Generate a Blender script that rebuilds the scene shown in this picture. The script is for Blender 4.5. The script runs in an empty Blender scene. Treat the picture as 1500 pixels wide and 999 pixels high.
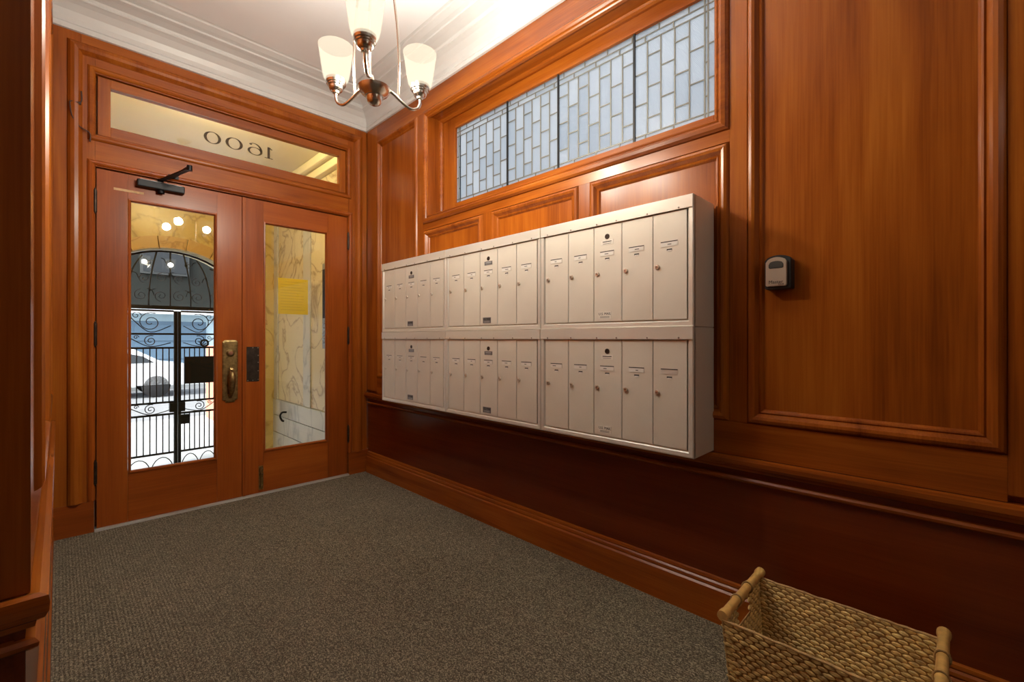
import bpy, bmesh, math, random
from mathutils import Vector, Matrix
random.seed(7)
sc = bpy.context.scene
COL = sc.collection
PI = math.pi
R = math.radians

# ------------------------------------------------------------------ camera, world, sun, exposure
cam_d = bpy.data.cameras.new('camera'); cam = bpy.data.objects.new('camera', cam_d); COL.objects.link(cam)
cam.location = (0, 0, 1.12); cam.rotation_euler = (R(90), 0, R(-45.2))
cam_d.sensor_width = 36; cam_d.lens = 660 / 1500 * 36; cam_d.shift_y = -3.5 / 1500; cam_d.clip_start = 0.01
sc.camera = cam
vs = sc.view_settings
vs.view_transform = 'Standard'; vs.look = 'None'; vs.gamma = 1; vs.use_curve_mapping = False
vs.exposure = 0.95
w = bpy.data.worlds.new('world'); sc.world = w; w.use_nodes = True
nt = w.node_tree; bg = nt.nodes['Background']
sky = nt.nodes.new('ShaderNodeTexSky'); sky.sky_type = 'NISHITA'; sky.sun_disc = False
sky.sun_elevation = R(48); sky.sun_rotation = R(250); sky.altitude = 50; sky.air_density = 1.0; sky.dust_density = 5.0
hs = nt.nodes.new('ShaderNodeHueSaturation'); hs.inputs['Saturation'].default_value = .28
nt.links.new(sky.outputs[0], hs.inputs['Color']); nt.links.new(hs.outputs[0], bg.inputs[0]); bg.inputs[1].default_value = 0.36
sun_d = bpy.data.lights.new('sun', 'SUN'); sun = bpy.data.objects.new('sun', sun_d); COL.objects.link(sun)
sun_d.energy = 1.1; sun_d.angle = R(0.6); sun_d.color = (1, .95, .86)
sun.rotation_euler = Vector((.75, .25, -.85)).to_track_quat('-Z', 'Y').to_euler()
LAMP_W = 32.0        # each bulb of the chandelier
LOBBY_W = 4.2        # each bulb of the lobby chandelier behind the camera
PORCH_W = 38.0       # porch lantern outside the door

# ------------------------------------------------------------------ main dimensions
W = 1.84      # right wall, stile face (x)
XL = -0.035   # left wall face
D = 3.56      # door wall face (y)
YC = 1.165    # end of the left wall (corner to the lobby)
ZC = 3.108    # ceiling
LX0, LY0 = -2.3, -3.6   # lobby extents behind the camera

# ------------------------------------------------------------------ materials
MATS = {}
def nodes(name):
    m = bpy.data.materials.new(name); m.use_nodes = True
    MATS[name] = m
    n = m.node_tree.nodes; l = m.node_tree.links
    return m, n, l, n['Principled BSDF']
def simple(name, col, rough=.5, metal=0., spec=.5, emit=None, es=0., noise=0., nscale=30, bump=0.):
    m, n, l, b = nodes(name)
    b.inputs['Base Color'].default_value = (*col, 1); b.inputs['Roughness'].default_value = rough
    b.inputs['Metallic'].default_value = metal; b.inputs['Specular IOR Level'].default_value = spec
    if emit: b.inputs['Emission Color'].default_value = (*emit, 1); b.inputs['Emission Strength'].default_value = es
    if noise or bump:
        tc = n.new('ShaderNodeTexCoord'); t = n.new('ShaderNodeTexNoise'); t.inputs['Scale'].default_value = nscale; t.inputs['Detail'].default_value = 4
        l.new(tc.outputs['Object'], t.inputs['Vector'])
        if noise:
            r = n.new('ShaderNodeValToRGB')
            r.color_ramp.elements[0].position = .3; r.color_ramp.elements[1].position = .72
            r.color_ramp.elements[0].color = (*[c * (1 - noise) for c in col], 1); r.color_ramp.elements[1].color = (*[min(1, c * (1 + noise * .6)) for c in col], 1)
            l.new(t.outputs['Fac'], r.inputs['Fac']); l.new(r.outputs['Color'], b.inputs['Base Color'])
        if bump:
            bp = n.new('ShaderNodeBump'); bp.inputs['Strength'].default_value = bump; bp.inputs['Distance'].default_value = .002
            l.new(t.outputs['Fac'], bp.inputs['Height']); l.new(bp.outputs['Normal'], b.inputs['Normal'])
    return m
def wood(name, axis, cols, rough=.27, fig=1.0):
    """grain runs along axis; cols = dark, mid, light"""
    m, n, l, b = nodes(name)
    tc = n.new('ShaderNodeTexCoord'); oi = n.new('ShaderNodeObjectInfo')
    mul = n.new('ShaderNodeVectorMath'); mul.operation = 'SCALE'; mul.inputs[0].default_value = (7.3, 5.1, 9.7)
    l.new(oi.outputs['Random'], mul.inputs['Scale'])
    add = n.new('ShaderNodeVectorMath'); add.operation = 'ADD'
    l.new(tc.outputs['Object'], add.inputs[0]); l.new(mul.outputs[0], add.inputs[1])
    def tex(sc_across, sc_along, detail, dist):
        mp = n.new('ShaderNodeMapping'); s = [sc_across] * 3; s['xyz'.index(axis)] = sc_along
        mp.inputs['Scale'].default_value = s
        l.new(add.outputs[0], mp.inputs['Vector'])
        t = n.new('ShaderNodeTexNoise'); t.inputs['Scale'].default_value = 1; t.inputs['Detail'].default_value = detail
        t.inputs['Distortion'].default_value = dist
        l.new(mp.outputs[0], t.inputs['Vector']); return t
    big = tex(5, .8, 3, .8); mid = tex(26, 1.3, 5, .5); fine = tex(190, 4, 3, 0)
    mx = n.new('ShaderNodeMix'); mx.inputs[0].default_value = .36
    l.new(big.outputs['Fac'], mx.inputs[2]); l.new(mid.outputs['Fac'], mx.inputs[3])
    mx2 = n.new('ShaderNodeMix'); mx2.inputs[0].default_value = .2
    l.new(mx.outputs[0], mx2.inputs[2]); l.new(fine.outputs['Fac'], mx2.inputs[3])
    r = n.new('ShaderNodeValToRGB'); e = r.color_ramp.elements
    e[0].position = .30; e[0].color = (*cols[0], 1); e[1].position = .70; e[1].color = (*cols[2], 1)
    k = e.new(.5); k.color = (*cols[1], 1)
    l.new(mx2.outputs[0], r.inputs['Fac']); l.new(r.outputs['Color'], b.inputs['Base Color'])
    b.inputs['Roughness'].default_value = rough; b.inputs['Specular IOR Level'].default_value = .36
    bp = n.new('ShaderNodeBump'); bp.inputs['Strength'].default_value = .06; bp.inputs['Distance'].default_value = .002
    l.new(fine.outputs['Fac'], bp.inputs['Height']); l.new(bp.outputs['Normal'], b.inputs['Normal'])
    return m
WC = ((.15, .030, .003), (.31, .076, .007), (.45, .138, .014))
wood_z = wood('varnished_wood_upright', 'z', WC)
wood_y = wood('varnished_wood_along', 'y', WC)
wood_x = wood('varnished_wood_across', 'x', WC)
WD = ((.17, .032, .004), (.31, .068, .008), (.42, .110, .013))
door_z = wood('door_wood_upright', 'z', WD, .28)
door_x = wood('door_wood_across', 'x', WD, .28)
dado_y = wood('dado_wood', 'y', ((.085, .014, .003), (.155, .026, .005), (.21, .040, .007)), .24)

plaster = simple('white_plaster', (.86, .86, .87), .55, noise=.03, nscale=3)
crown_m = simple('white_gloss_paint', (.66, .66, .66), .35, noise=.03, nscale=8)
nickel = simple('brushed_nickel', (.62, .57, .51), .26, 1.0)
brass = simple('aged_brass', (.36, .25, .10), .38, .9, noise=.45, nscale=60)
dark_bronze = simple('dark_bronze', (.055, .04, .03), .42, .7, noise=.4, nscale=40)
black_metal = simple('black_metal', (.012, .012, .014), .4, .6)
iron = simple('black_iron', (.012, .013, .014), .45, .5)
mail_m = simple('satin_beige_metal', (.80, .755, .66), .42, .22, noise=.04, nscale=6)
mail_t = simple('satin_trim_metal', (.82, .79, .72), .34, .40)
mail_dark = simple('mailbox_gap_shade', (.05, .045, .04), .6)  # near-black colour standing in for shade between the mailbox doors
card_m = simple('paper_card', (.85, .82, .76), .7)
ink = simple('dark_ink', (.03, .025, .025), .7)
plate_w = simple('pale_plate', (.86, .82, .74), .45, .1)
lock_m = simple('lock_nickel', (.80, .74, .66), .3, .85)
plate_g = simple('grey_plate', (.20, .20, .21), .35, .6)
screw_m = simple('screw_steel', (.28, .25, .22), .35, .9)
yellow_m = simple('yellow_paper', (.90, .58, .01), .7)
came_m = simple('lead_came', (.22, .215, .18), .5, .3)
bar_m = simple('black_saddle_bar', (.02, .02, .02), .5, .3)
white_strip = simple('pale_threshold', (.62, .60, .57), .45, .3)
box_silver = simple('satin_silver', (.62, .56, .46), .35, .6)
box_black = simple('black_rubber', (.010, .010, .011), .5)
box_win = simple('dark_shutter', (.05, .05, .045), .45)
cord_m = simple('brown_cord', (.06, .025, .012), .7)
putty = simple('bare_wood_patch', (.62, .40, .20), .7, noise=.3, nscale=60)
bamboo = simple('bamboo', (.72, .43, .13), .4, noise=.25, nscale=40)
grey_metal = simple('grey_panel', (.35, .36, .37), .35, .6)
def glass_mat(name, tint=(1, 1, 1), ior=1.5):
    m = bpy.data.materials.new(name); m.use_nodes = True; n = m.node_tree.nodes; l = m.node_tree.links
    n.remove(n['Principled BSDF']); o = n['Material Output']
    tr = n.new('ShaderNodeBsdfTransparent'); tr.inputs[0].default_value = (*tint, 1)
    gl = n.new('ShaderNodeBsdfGlossy'); gl.inputs['Roughness'].default_value = 0.01
    fr = n.new('ShaderNodeFresnel'); fr.inputs[0].default_value = ior
    mx = n.new('ShaderNodeMixShader'); l.new(fr.outputs[0], mx.inputs[0]); l.new(tr.outputs[0], mx.inputs[1]); l.new(gl.outputs[0], mx.inputs[2])
    l.new(mx.outputs[0], o.inputs[0]); MATS[name] = m; return m
glass = glass_mat('clear_glass', (.96, .97, .96))
def pane_mat():
    m = bpy.data.materials.new('pale_ribbed_glass'); m.use_nodes = True; n = m.node_tree.nodes; l = m.node_tree.links
    n.remove(n['Principled BSDF']); o = n['Material Output']
    tc = n.new('ShaderNodeTexCoord'); wv = n.new('ShaderNodeTexWave'); wv.inputs['Scale'].default_value = 60; wv.inputs['Distortion'].default_value = 1.5
    mp = n.new('ShaderNodeMapping'); mp.inputs['Rotation'].default_value = (R(35), 0, 0)
    l.new(tc.outputs['Object'], mp.inputs[0]); wv.bands_direction = 'Y'; l.new(mp.outputs[0], wv.inputs['Vector'])
    oi = n.new('ShaderNodeObjectInfo'); r = n.new('ShaderNodeValToRGB'); e = r.color_ramp.elements
    e[0].color = (.74, .78, .81, 1); e[1].color = (.87, .89, .90, 1); l.new(oi.outputs['Random'], r.inputs[0])
    bp = n.new('ShaderNodeBump'); bp.inputs['Strength'].default_value = .35; bp.inputs['Distance'].default_value = .001; l.new(wv.outputs['Fac'], bp.inputs['Height'])
    tl = n.new('ShaderNodeBsdfTranslucent'); l.new(r.outputs[0], tl.inputs[0]); l.new(bp.outputs[0], tl.inputs['Normal'])
    gl = n.new('ShaderNodeBsdfGlossy'); gl.inputs['Roughness'].default_value = .2; l.new(bp.outputs[0], gl.inputs['Normal'])
    mx = n.new('ShaderNodeMixShader'); mx.inputs[0].default_value = .06
    l.new(tl.outputs[0], mx.inputs[1]); l.new(gl.outputs[0], mx.inputs[2]); l.new(mx.outputs[0], o.inputs[0]); return m
pane_m = pane_mat()
def shade_mat(name, strength):
    m = bpy.data.materials.new(name); m.use_nodes = True; n = m.node_tree.nodes; l = m.node_tree.links
    n.remove(n['Principled BSDF']); o = n['Material Output']
    tr = n.new('ShaderNodeBsdfTransparent'); tr.inputs[0].default_value = (1, .97, .92, 1)
    em = n.new('ShaderNodeEmission'); em.inputs[0].default_value = (1, .90, .70, 1); em.inputs[1].default_value = strength
    mx = n.new('ShaderNodeMixShader'); mx.inputs[0].default_value = .35
    l.new(tr.outputs[0], mx.inputs[1]); l.new(em.outputs[0], mx.inputs[2]); l.new(mx.outputs[0], o.inputs[0]); return m
shade_m = shade_mat('frosted_lamp_glass', .70)
def carpet_mat():
    m, n, l, b = nodes('loop_carpet')
    tc = n.new('ShaderNodeTexCoord')
    vo = n.new('ShaderNodeTexVoronoi'); vo.inputs['Scale'].default_value = 380
    mp = n.new('ShaderNodeMapping'); mp.inputs['Scale'].default_value = (1, .6, 1); l.new(tc.outputs['Object'], mp.inputs[0]); l.new(mp.outputs[0], vo.inputs['Vector'])
    r = n.new('ShaderNodeValToRGB'); e = r.color_ramp.elements
    e[0].position = 0; e[0].color = (.085, .071, .049, 1); e[1].position = 1; e[1].color = (.45, .395, .28, 1)
    k = e.new(.55); k.color = (.172, .149, .106, 1)
    sep = n.new('ShaderNodeSeparateColor'); l.new(vo.outputs['Color'], sep.inputs[0]); l.new(sep.outputs[0], r.inputs[0])
    no = n.new('ShaderNodeTexNoise'); no.inputs['Scale'].default_value = 2.2; no.inputs['Detail'].default_value = 3; l.new(tc.outputs['Object'], no.inputs['Vector'])
    mr = n.new('ShaderNodeMapRange'); mr.inputs[3].default_value = .82; mr.inputs[4].default_value = 1.14; l.new(no.outputs['Fac'], mr.inputs[0])
    mu = n.new('ShaderNodeMix'); mu.data_type = 'RGBA'; mu.blend_type = 'MULTIPLY'; mu.inputs[0].default_value = 1
    l.new(r.outputs[0], mu.inputs[6]); l.new(mr.outputs[0], mu.inputs[7]); l.new(mu.outputs[2], b.inputs['Base Color'])
    b.inputs['Roughness'].default_value = .95; b.inputs['Specular IOR Level'].default_value = .1
    wv = n.new('ShaderNodeTexWave'); wv.bands_direction = 'X'; wv.inputs['Scale'].default_value = 27; wv.inputs['Distortion'].default_value = .6; wv.inputs['Detail Scale'].default_value = 12
    l.new(tc.outputs['Object'], wv.inputs['Vector'])
    ma = n.new('ShaderNodeMath'); ma.operation = 'SUBTRACT'; l.new(wv.outputs['Fac'], ma.inputs[0]); l.new(vo.outputs['Distance'], ma.inputs[1])
    bp = n.new('ShaderNodeBump'); bp.inputs['Strength'].default_value = .7; bp.inputs['Distance'].default_value = .004
    l.new(ma.outputs[0], bp.inputs['Height']); l.new(bp.outputs[0], b.inputs['Normal']); return m
carpet = carpet_mat()
def marble_mat(name, base, vein, scale=2.2, amt=.6):
    m, n, l, b = nodes(name)
    tc = n.new('ShaderNodeTexCoord'); oi = n.new('ShaderNodeObjectInfo')
    mul = n.new('ShaderNodeVectorMath'); mul.operation = 'SCALE'; mul.inputs[0].default_value = (3, 5, 4); l.new(oi.outputs['Random'], mul.inputs['Scale'])
    add = n.new('ShaderNodeVectorMath'); l.new(tc.outputs['Object'], add.inputs[0]); l.new(mul.outputs[0], add.inputs[1])
    t = n.new('ShaderNodeTexNoise'); t.inputs['Scale'].default_value = scale; t.inputs['Detail'].default_value = 7; t.inputs['Distortion'].default_value = 1.3
    l.new(add.outputs[0], t.inputs['Vector'])
    s = n.new('ShaderNodeMath'); s.operation = 'SUBTRACT'; s.inputs[1].default_value = .5; l.new(t.outputs['Fac'], s.inputs[0])
    a = n.new('ShaderNodeMath'); a.operation = 'ABSOLUTE'; l.new(s.outputs[0], a.inputs[0])
    r = n.new('ShaderNodeValToRGB'); e = r.color_ramp.elements
    e[0].position = 0; e[0].color = (*vein, 1); e[1].position = .035; e[1].color = (*base, 1)
    k = e.new(.012); k.color = tuple(vein[i] * (1 - amt) + base[i] * amt for i in range(3)) + (1,)
    l.new(a.outputs[0], r.inputs[0]); l.new(r.outputs[0], b.inputs['Base Color'])
    b.inputs['Roughness'].default_value = .3; return m
marble = marble_mat('cream_marble', (.74, .65, .44), (.36, .26, .15), 2.0, .55)
marble_y = marble_mat('honey_marble', (.66, .52, .20), (.40, .28, .09), 1.6, .6)
marble_g = marble_mat('grey_marble', (.60, .60, .58), (.36, .37, .38), 1.2, .6)
porch_paint = simple('porch_cream_paint', (.80, .73, .52), .6, noise=.04, nscale=4)

# ------------------------------------------------------------------ object helpers
WM = {}
def empty(name, loc=(0, 0, 0), rz=0):
    o = bpy.data.objects.new(name, None); COL.objects.link(o); o.location = loc; o.rotation_euler = (0, 0, rz); o.empty_display_size = .05
    WM[o] = Matrix.Translation(loc) @ Matrix.Rotation(rz, 4, 'Z'); return o
def link(name, me, mat, parent=None, M=None):
    o = bpy.data.objects.new(name, me); COL.objects.link(o)
    M = M or Matrix.Identity(4)
    o.matrix_basis = M
    if mat and not me.materials: me.materials.append(mat)
    if parent is not None:
        o.parent = parent; o.matrix_parent_inverse = WM[parent].inverted()
    WM[o] = M
    return o
def tag(o, label=None, cat=None, group=None, kind=None):
    if label: o['label'] = label
    if cat: o['category'] = cat
    if group: o['group'] = group
    if kind: o['kind'] = kind
    return o
def struct(o, label, cat='wall'): return tag(o, label, cat, None, 'structure')
def T(x, y, z): return Matrix.Translation((x, y, z))
def mesh_bm(name, bm, smooth=False):
    bmesh.ops.recalc_face_normals(bm, faces=bm.faces[:])
    me = bpy.data.meshes.new(name); bm.to_mesh(me); bm.free()
    if smooth:
        for p in me.polygons: p.use_smooth = True
        me.set_sharp_from_angle(angle=R(38))
    return me
def bm_box(bm, x0, x1, y0, y1, z0, z1, bev=0.):
    vs_ = [bm.verts.new((x, y, z)) for x in (x0, x1) for y in (y0, y1) for z in (z0, z1)]
    f = [bm.faces.new([vs_[i] for i in q]) for q in ((0, 1, 3, 2), (4, 6, 7, 5), (0, 4, 5, 1), (2, 3, 7, 6), (0, 2, 6, 4), (1, 5, 7, 3))]
    if bev:
        es = set(e for q in f for e in q.edges)
        bmesh.ops.bevel(bm, geom=list(es), offset=bev, segments=2, affect='EDGES', profile=.6)
def box_me(name, x0, x1, y0, y1, z0, z1, bev=0.):
    bm = bmesh.new(); bm_box(bm, x0, x1, y0, y1, z0, z1, bev); return mesh_bm(name, bm)
def box(name, x0, x1, y0, y1, z0, z1, mat, parent=None, bev=0.):
    return link(name, box_me(name, x0, x1, y0, y1, z0, z1, bev), mat, parent)
def lathe_me(name, prof, n=24, axis='z', smooth=True):
    bm = bmesh.new(); rings = []
    for r, z in prof:
        rings.append([bm.verts.new((r * math.cos(2 * PI * i / n), r * math.sin(2 * PI * i / n), z)) for i in range(n)] if r > 1e-6 else [bm.verts.new((0, 0, z))])
    for a, b in zip(rings, rings[1:]):
        for i in range(n):
            j = (i + 1) % n
            if len(a) == 1 and len(b) == 1: continue
            if len(a) == 1: bm.faces.new((a[0], b[i], b[j]))
            elif len(b) == 1: bm.faces.new((a[i], a[j], b[0]))
            else: bm.faces.new((a[i], a[j], b[j], b[i]))
    if axis == 'x': bmesh.ops.rotate(bm, verts=bm.verts[:], matrix=Matrix.Rotation(R(-90), 3, 'Y'))   # +z -> -x
    if axis == 'y': bmesh.ops.rotate(bm, verts=bm.verts[:], matrix=Matrix.Rotation(R(90), 3, 'X'))    # +z -> -y
    return mesh_bm(name, bm, smooth)
def bm_tube(bm, pts, rad, n=8, cap=True):
    pts = [Vector(p) for p in pts]; rs = rad if isinstance(rad, (list, tuple)) else [rad] * len(pts)
    rings = []; up = None
    for i, p in enumerate(pts):
        t = (pts[min(i + 1, len(pts) - 1)] - pts[max(i - 1, 0)]).normalized()
        if up is None:
            up = Vector((0, 0, 1)) if abs(t.z) < .9 else Vector((0, 1, 0))
        u = t.cross(up).normalized(); v = u.cross(t).normalized(); up = v
        rings.append([bm.verts.new(p + (u * math.cos(2 * PI * k / n) + v * math.sin(2 * PI * k / n)) * rs[i]) for k in range(n)])
    for a, b in zip(rings, rings[1:]):
        for k in range(n): bm.faces.new((a[k], a[(k + 1) % n], b[(k + 1) % n], b[k]))
    if cap and n > 2: bm.faces.new(rings[0]); bm.faces.new(rings[-1])
def tube(name, pts, rad, mat, parent=None, n=8, smooth=True):
    bm = bmesh.new(); bm_tube(bm, pts, rad, n); return link(name, mesh_bm(name, bm, smooth), mat, parent)
def spline(pts, k=8):
    pts = [Vector(p) for p in pts]; out = []
    for i in range(len(pts) - 1):
        p0 = pts[max(i - 1, 0)]; p1 = pts[i]; p2 = pts[i + 1]; p3 = pts[min(i + 2, len(pts) - 1)]
        for j in range(k):
            t = j / k
            out.append(.5 * ((2 * p1) + (p2 - p0) * t + (2 * p0 - 5 * p1 + 4 * p2 - p3) * t * t + (3 * p1 - p0 - 3 * p2 + p3) * t ** 3))
    out.append(pts[-1]); return out
# planes: (a, b, height above the surface) -> world
PL = {
    'right': lambda a, b, h: (W - h, a, b),
    'left': lambda a, b, h: (XL + h, a, b),
    'front': lambda a, b, h: (a, D - h, b),
    'end': lambda a, b, h: (a, YC - h, b),
}
def molding(name, plane, path, prof, mat, parent=None, closed=True, flip=False):
    """sweep prof [(inset, height)] along a 2-D path in a wall plane with mitred corners; inset to the left of the path direction"""
    bm = bmesh.new(); P = [Vector(p) for p in path]; N = len(P); rings = []
    for i in range(N):
        if closed or 0 < i < N - 1:
            d0 = (P[i] - P[i - 1]).normalized(); d1 = (P[(i + 1) % N] - P[i]).normalized()
        elif i == 0: d0 = d1 = (P[1] - P[0]).normalized()
        else: d0 = d1 = (P[i] - P[i - 1]).normalized()
        n0 = Vector((-d0.y, d0.x)); n1 = Vector((-d1.y, d1.x)); m = n0 + n1; m = m / (m.length_squared / 2) if m.length > 1e-6 else n0
        if flip: m = -m
        rings.append([bm.verts.new(PL[plane](P[i].x + m.x * s, P[i].y + m.y * s, h)) for s, h in prof])
    rng = range(N) if closed else range(N - 1)
    for i in rng:
        a, b = rings[i], rings[(i + 1) % N]
        for k in range(len(prof) - 1): bm.faces.new((a[k], a[k + 1], b[k + 1], b[k]))
    return link(name, mesh_bm(name, bm), mat, parent)
def rect(a0, a1, b0, b1): return [(a0, b0), (a1, b0), (a1, b1), (a0, b1)]
def run(name, plane, a0, a1, prof, mat, parent=None, m0=0, m1=0):
    """extrude a closed profile [(height, z)] from a0 to a1; m0/m1 mitre the ends (a shift per unit height)"""
    bm = bmesh.new()
    A = [bm.verts.new(PL[plane](a0 + m0 * h, z, h)) for h, z in prof]; B = [bm.verts.new(PL[plane](a1 + m1 * h, z, h)) for h, z in prof]
    n = len(prof)
    for i in range(n): bm.faces.new((A[i], A[(i + 1) % n], B[(i + 1) % n], B[i]))
    bm.faces.new(A); bm.faces.new(B[::-1])
    return link(name, mesh_bm(name, bm), mat, parent)
def slab(name, plane, a0, a1, b0, b1, h0, h1, mat, parent=None, bev=0.):
    p = PL[plane](a0, b0, h0); q = PL[plane](a1, b1, h1)
    x0, x1 = sorted((p[0], q[0])); y0, y1 = sorted((p[1], q[1])); z0, z1 = sorted((p[2], q[2]))
    return box(name, x0, x1, y0, y1, z0, z1, mat, parent, bev)
def text_me(name, s, size, depth=.0004):
    cu = bpy.data.curves.new(name, 'FONT'); cu.body = s; cu.size = size; cu.extrude = depth; cu.align_x = 'CENTER'; cu.align_y = 'CENTER'; cu.resolution_u = 3
    o = bpy.data.objects.new(name, cu); COL.objects.link(o); bpy.context.view_layer.update()
    me = bpy.data.meshes.new_from_object(o.evaluated_get(bpy.context.evaluated_depsgraph_get()))
    bpy.data.objects.remove(o); bpy.data.curves.remove(cu); me.name = name; me.materials.clear(); return me
# text that reads from the room on the right wall: x->-y, y->z, normal -> -x
TEXT_R = Matrix(((0, 0, -1, 0), (-1, 0, 0, 0), (0, 1, 0, 0), (0, 0, 0, 1)))

# ================================================================== ROOM SHELL
fl = box('floor', LX0, 1.86, LY0, 3.60, -.06, 0, carpet)
struct(fl, 'grey brown ribbed loop carpet covering the vestibule floor', 'floor')
ce = box('ceiling', LX0 - .1, 2.05, LY0 - .1, 3.66, ZC, ZC + .1, plaster)
struct(ce, 'flat white plaster ceiling above the chandelier', 'ceiling')

# ---- moulding profiles
PANEL = [(0, -.004), (.003, .001), (.008, .009), (.018, .013), (.028, .010), (.036, -.001), (.040, -.006), (.045, -.003), (.050, -.005), (.054, -.011), (.058, -.016)]
CASE = [(0, .0), (.002, .008), (.012, .016), (.026, .018), (.036, .012), (.040, .006), (.046, .008), (.052, .004), (.055, -.01)]

# ---- right wall
wr = empty('wall_right', (W, 0, 0)); struct(wr, 'long wood panelled wall carrying the mailboxes and leaded window', 'wall')
GLX = W + .14; KG = GLX / (W + .10)
def GYf(v): return v * KG
def GZf(v): return 1.12 + (v - 1.12) * KG
def core(y0, y1, z0, z1): box('wall_core', W + .019, W + .19, y0, y1, z0, z1, wood_z, wr)
core(LY0, .66, 0, 3.2); core(2.68, 3.66, 0, 3.2); core(.66, 2.68, 0, 1.97); core(.66, 2.68, 2.71, 3.2)
def stile(y0, y1, z0, z1): slab('stile', 'right', y0 + .0006, y1 - .0006, z0, z1, -.018, 0, wood_z, wr)
def rrail(y0, y1, z0, z1): slab('rail', 'right', y0, y1, z0 + .0006, z1 - .0006, -.018, 0, wood_y, wr)
stile(3.385, 3.548, .69, 2.875); stile(2.715, 2.795, .80, 2.735); stile(2.0, 2.08, .80, 1.887); stile(1.289, 1.355, .80, 1.887)
stile(.571, .635, .80, 2.735); stile(-.2, -.094, .69, 2.875)
rrail(-.094, 3.385, 2.735, 2.875); rrail(.635, 2.715, 1.887, 1.935); rrail(-.094, 3.385, .67, .80)
def rpanel(y0, y1, z0, z1):
    slab('panel', 'right', y0 + .05, y1 - .05, z0 + .05, z1 - .05, -.018, -.014, wood_z, wr)
    molding('panel_molding', 'right', rect(y0, y1, z0, z1), PANEL, wood_z, wr)
rpanel(2.795, 3.385, .80, 2.735)
rpanel(2.08, 2.715, .80, 1.887); rpanel(1.355, 2.0, .80, 1.887); rpanel(.635, 1.289, .80, 1.887)
rpanel(-.094, .571, .80, 2.735)
for k in range(4):
    y1 = -.2 - k * .84
    rpanel(y1 - .74, y1, .80, 2.735); stile(y1 - .84, y1 - .74, .69, 2.875); rrail(y1 - .74, y1, 2.735, 2.875); rrail(y1 - .74, y1, .67, .80)
# dado board, chair rail, bead, baseboard
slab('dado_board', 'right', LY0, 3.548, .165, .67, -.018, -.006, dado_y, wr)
RAIL = [(-.006, .668), (.018, .672), (.030, .669), (.033, .660), (.032, .645), (.026, .634), (.016, .628), (.010, .618), (-.006, .612)]
BEAD = [(-.006, .594), (.006, .592), (.012, .585), (.010, .577), (.002, .571), (-.006, .570)]
BASE = [(-.006, .176), (.003, .172), (.006, .163), (.004, .158), (.010, .152), (.012, .143), (.010, .137), (.017, .130), (.018, .0), (-.006, .0)]
run('chair_rail', 'right', LY0, 3.546, RAIL, wood_y, wr)
run('bead_molding', 'right', LY0, 3.546, BEAD, wood_y, wr)
b = run('baseboard_right', 'right', LY0, 3.538, BASE, wood_y); struct(b, 'tall moulded wooden baseboard under the mailbox wall', 'baseboard')

# ---- leaded window in the right wall
wi = empty('window_1', (W, 1.6, 1.985)); struct(wi, 'long leaded glass transom window with brick pattern panes', 'window')
OY0, OY1, OZ0, OZ1 = .69, 2.66, 1.985, 2.69
molding('window_casing', 'right', rect(.635, 2.715, 1.935, 2.735), CASE, wood_y, wi)
slab('reveal', 'right', OY0 - .012, OY0, OZ0 - .012, OZ1 + .012, -.165, .0, wood_z, wi)
slab('reveal', 'right', OY1, OY1 + .012, OZ0 - .012, OZ1 + .012, -.165, .0, wood_z, wi)
slab('reveal', 'right', OY0, OY1, OZ1, OZ1 + .012, -.165, .0, wood_y, wi)
slab('window_sill', 'right', OY0, OY1, OZ0 - .012, OZ0, -.165, .0, wood_y, wi)
# sash around the glass
gy0, gy1, gz0, gz1 = GYf(.724), GYf(2.459), GZf(2.052), GZf(2.567)
def sash_bar(a0, a1, b0, b1, mat): slab('sash', 'right', a0, a1, b0, b1, -.160, -.122, mat, wi, .003)
sash_bar(OY0, gy0, OZ0, OZ1, wood_z); sash_bar(gy1, OY1 - .0, OZ0, OZ1, wood_z)
sash_bar(gy0, gy1, OZ0, gz0, wood_y); sash_bar(gy0, gy1, gz1, OZ1, wood_y)
molding('sash_stop', 'right', rect(OY0, OY1, OZ0, OZ1), [(0, -.095), (.012, -.097), (.020, -.108), (.020, -.123)], wood_y, wi)
# panes and cames
bmc = bmesh.new(); CW = .0055; pane_cache = {}
def pane(y0, y1, z0, z1):
    w_, h_ = round(y1 - y0, 4), round(z1 - z0, 4)
    if (w_, h_) not in pane_cache: pane_cache[(w_, h_)] = box_me('glass_pane', -.002, .002, -w_ / 2 + .001, w_ / 2 - .001, -h_ / 2 + .001, h_ / 2 - .001)
    link('glass_pane', pane_cache[(w_, h_)], pane_m, wi, T(GLX, (y0 + y1) / 2, (z0 + z1) / 2))
def came_h(y0, y1, z): bm_box(bmc, GLX - .0045, GLX + .0045, y0, y1, z - CW / 2, z + CW / 2)
def came_v(y, z0, z1): bm_box(bmc, GLX - .0048, GLX + .0048, y - CW / 2, y + CW / 2, z0, z1)
NC = 25; f0, f1 = GYf(.768), GYf(2.421); cw = (f1 - f0) / NC; zb, zt = GZf(2.075), GZf(2.507); J3 = [GZf(v) for v in (2.148, 2.293, 2.438)]; J2 = [GZf(v) for v in (2.222, 2.367)]; ZB = GZf(2.536); YA, YZ = GYf(.754), GYf(2.436)
for i in range(NC):
    y1 = f1 - i * cw; y0 = y1 - cw
    js = J3 if i % 2 else J2
    zs = [zb] + js + [zt]
    for a, b_ in zip(zs, zs[1:]): pane(y0, y1, a, b_)
    for j in js: came_h(y0, y1, j)
    came_v(y1, zb, zt)
came_v(f0, gz0, gz1)
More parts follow.
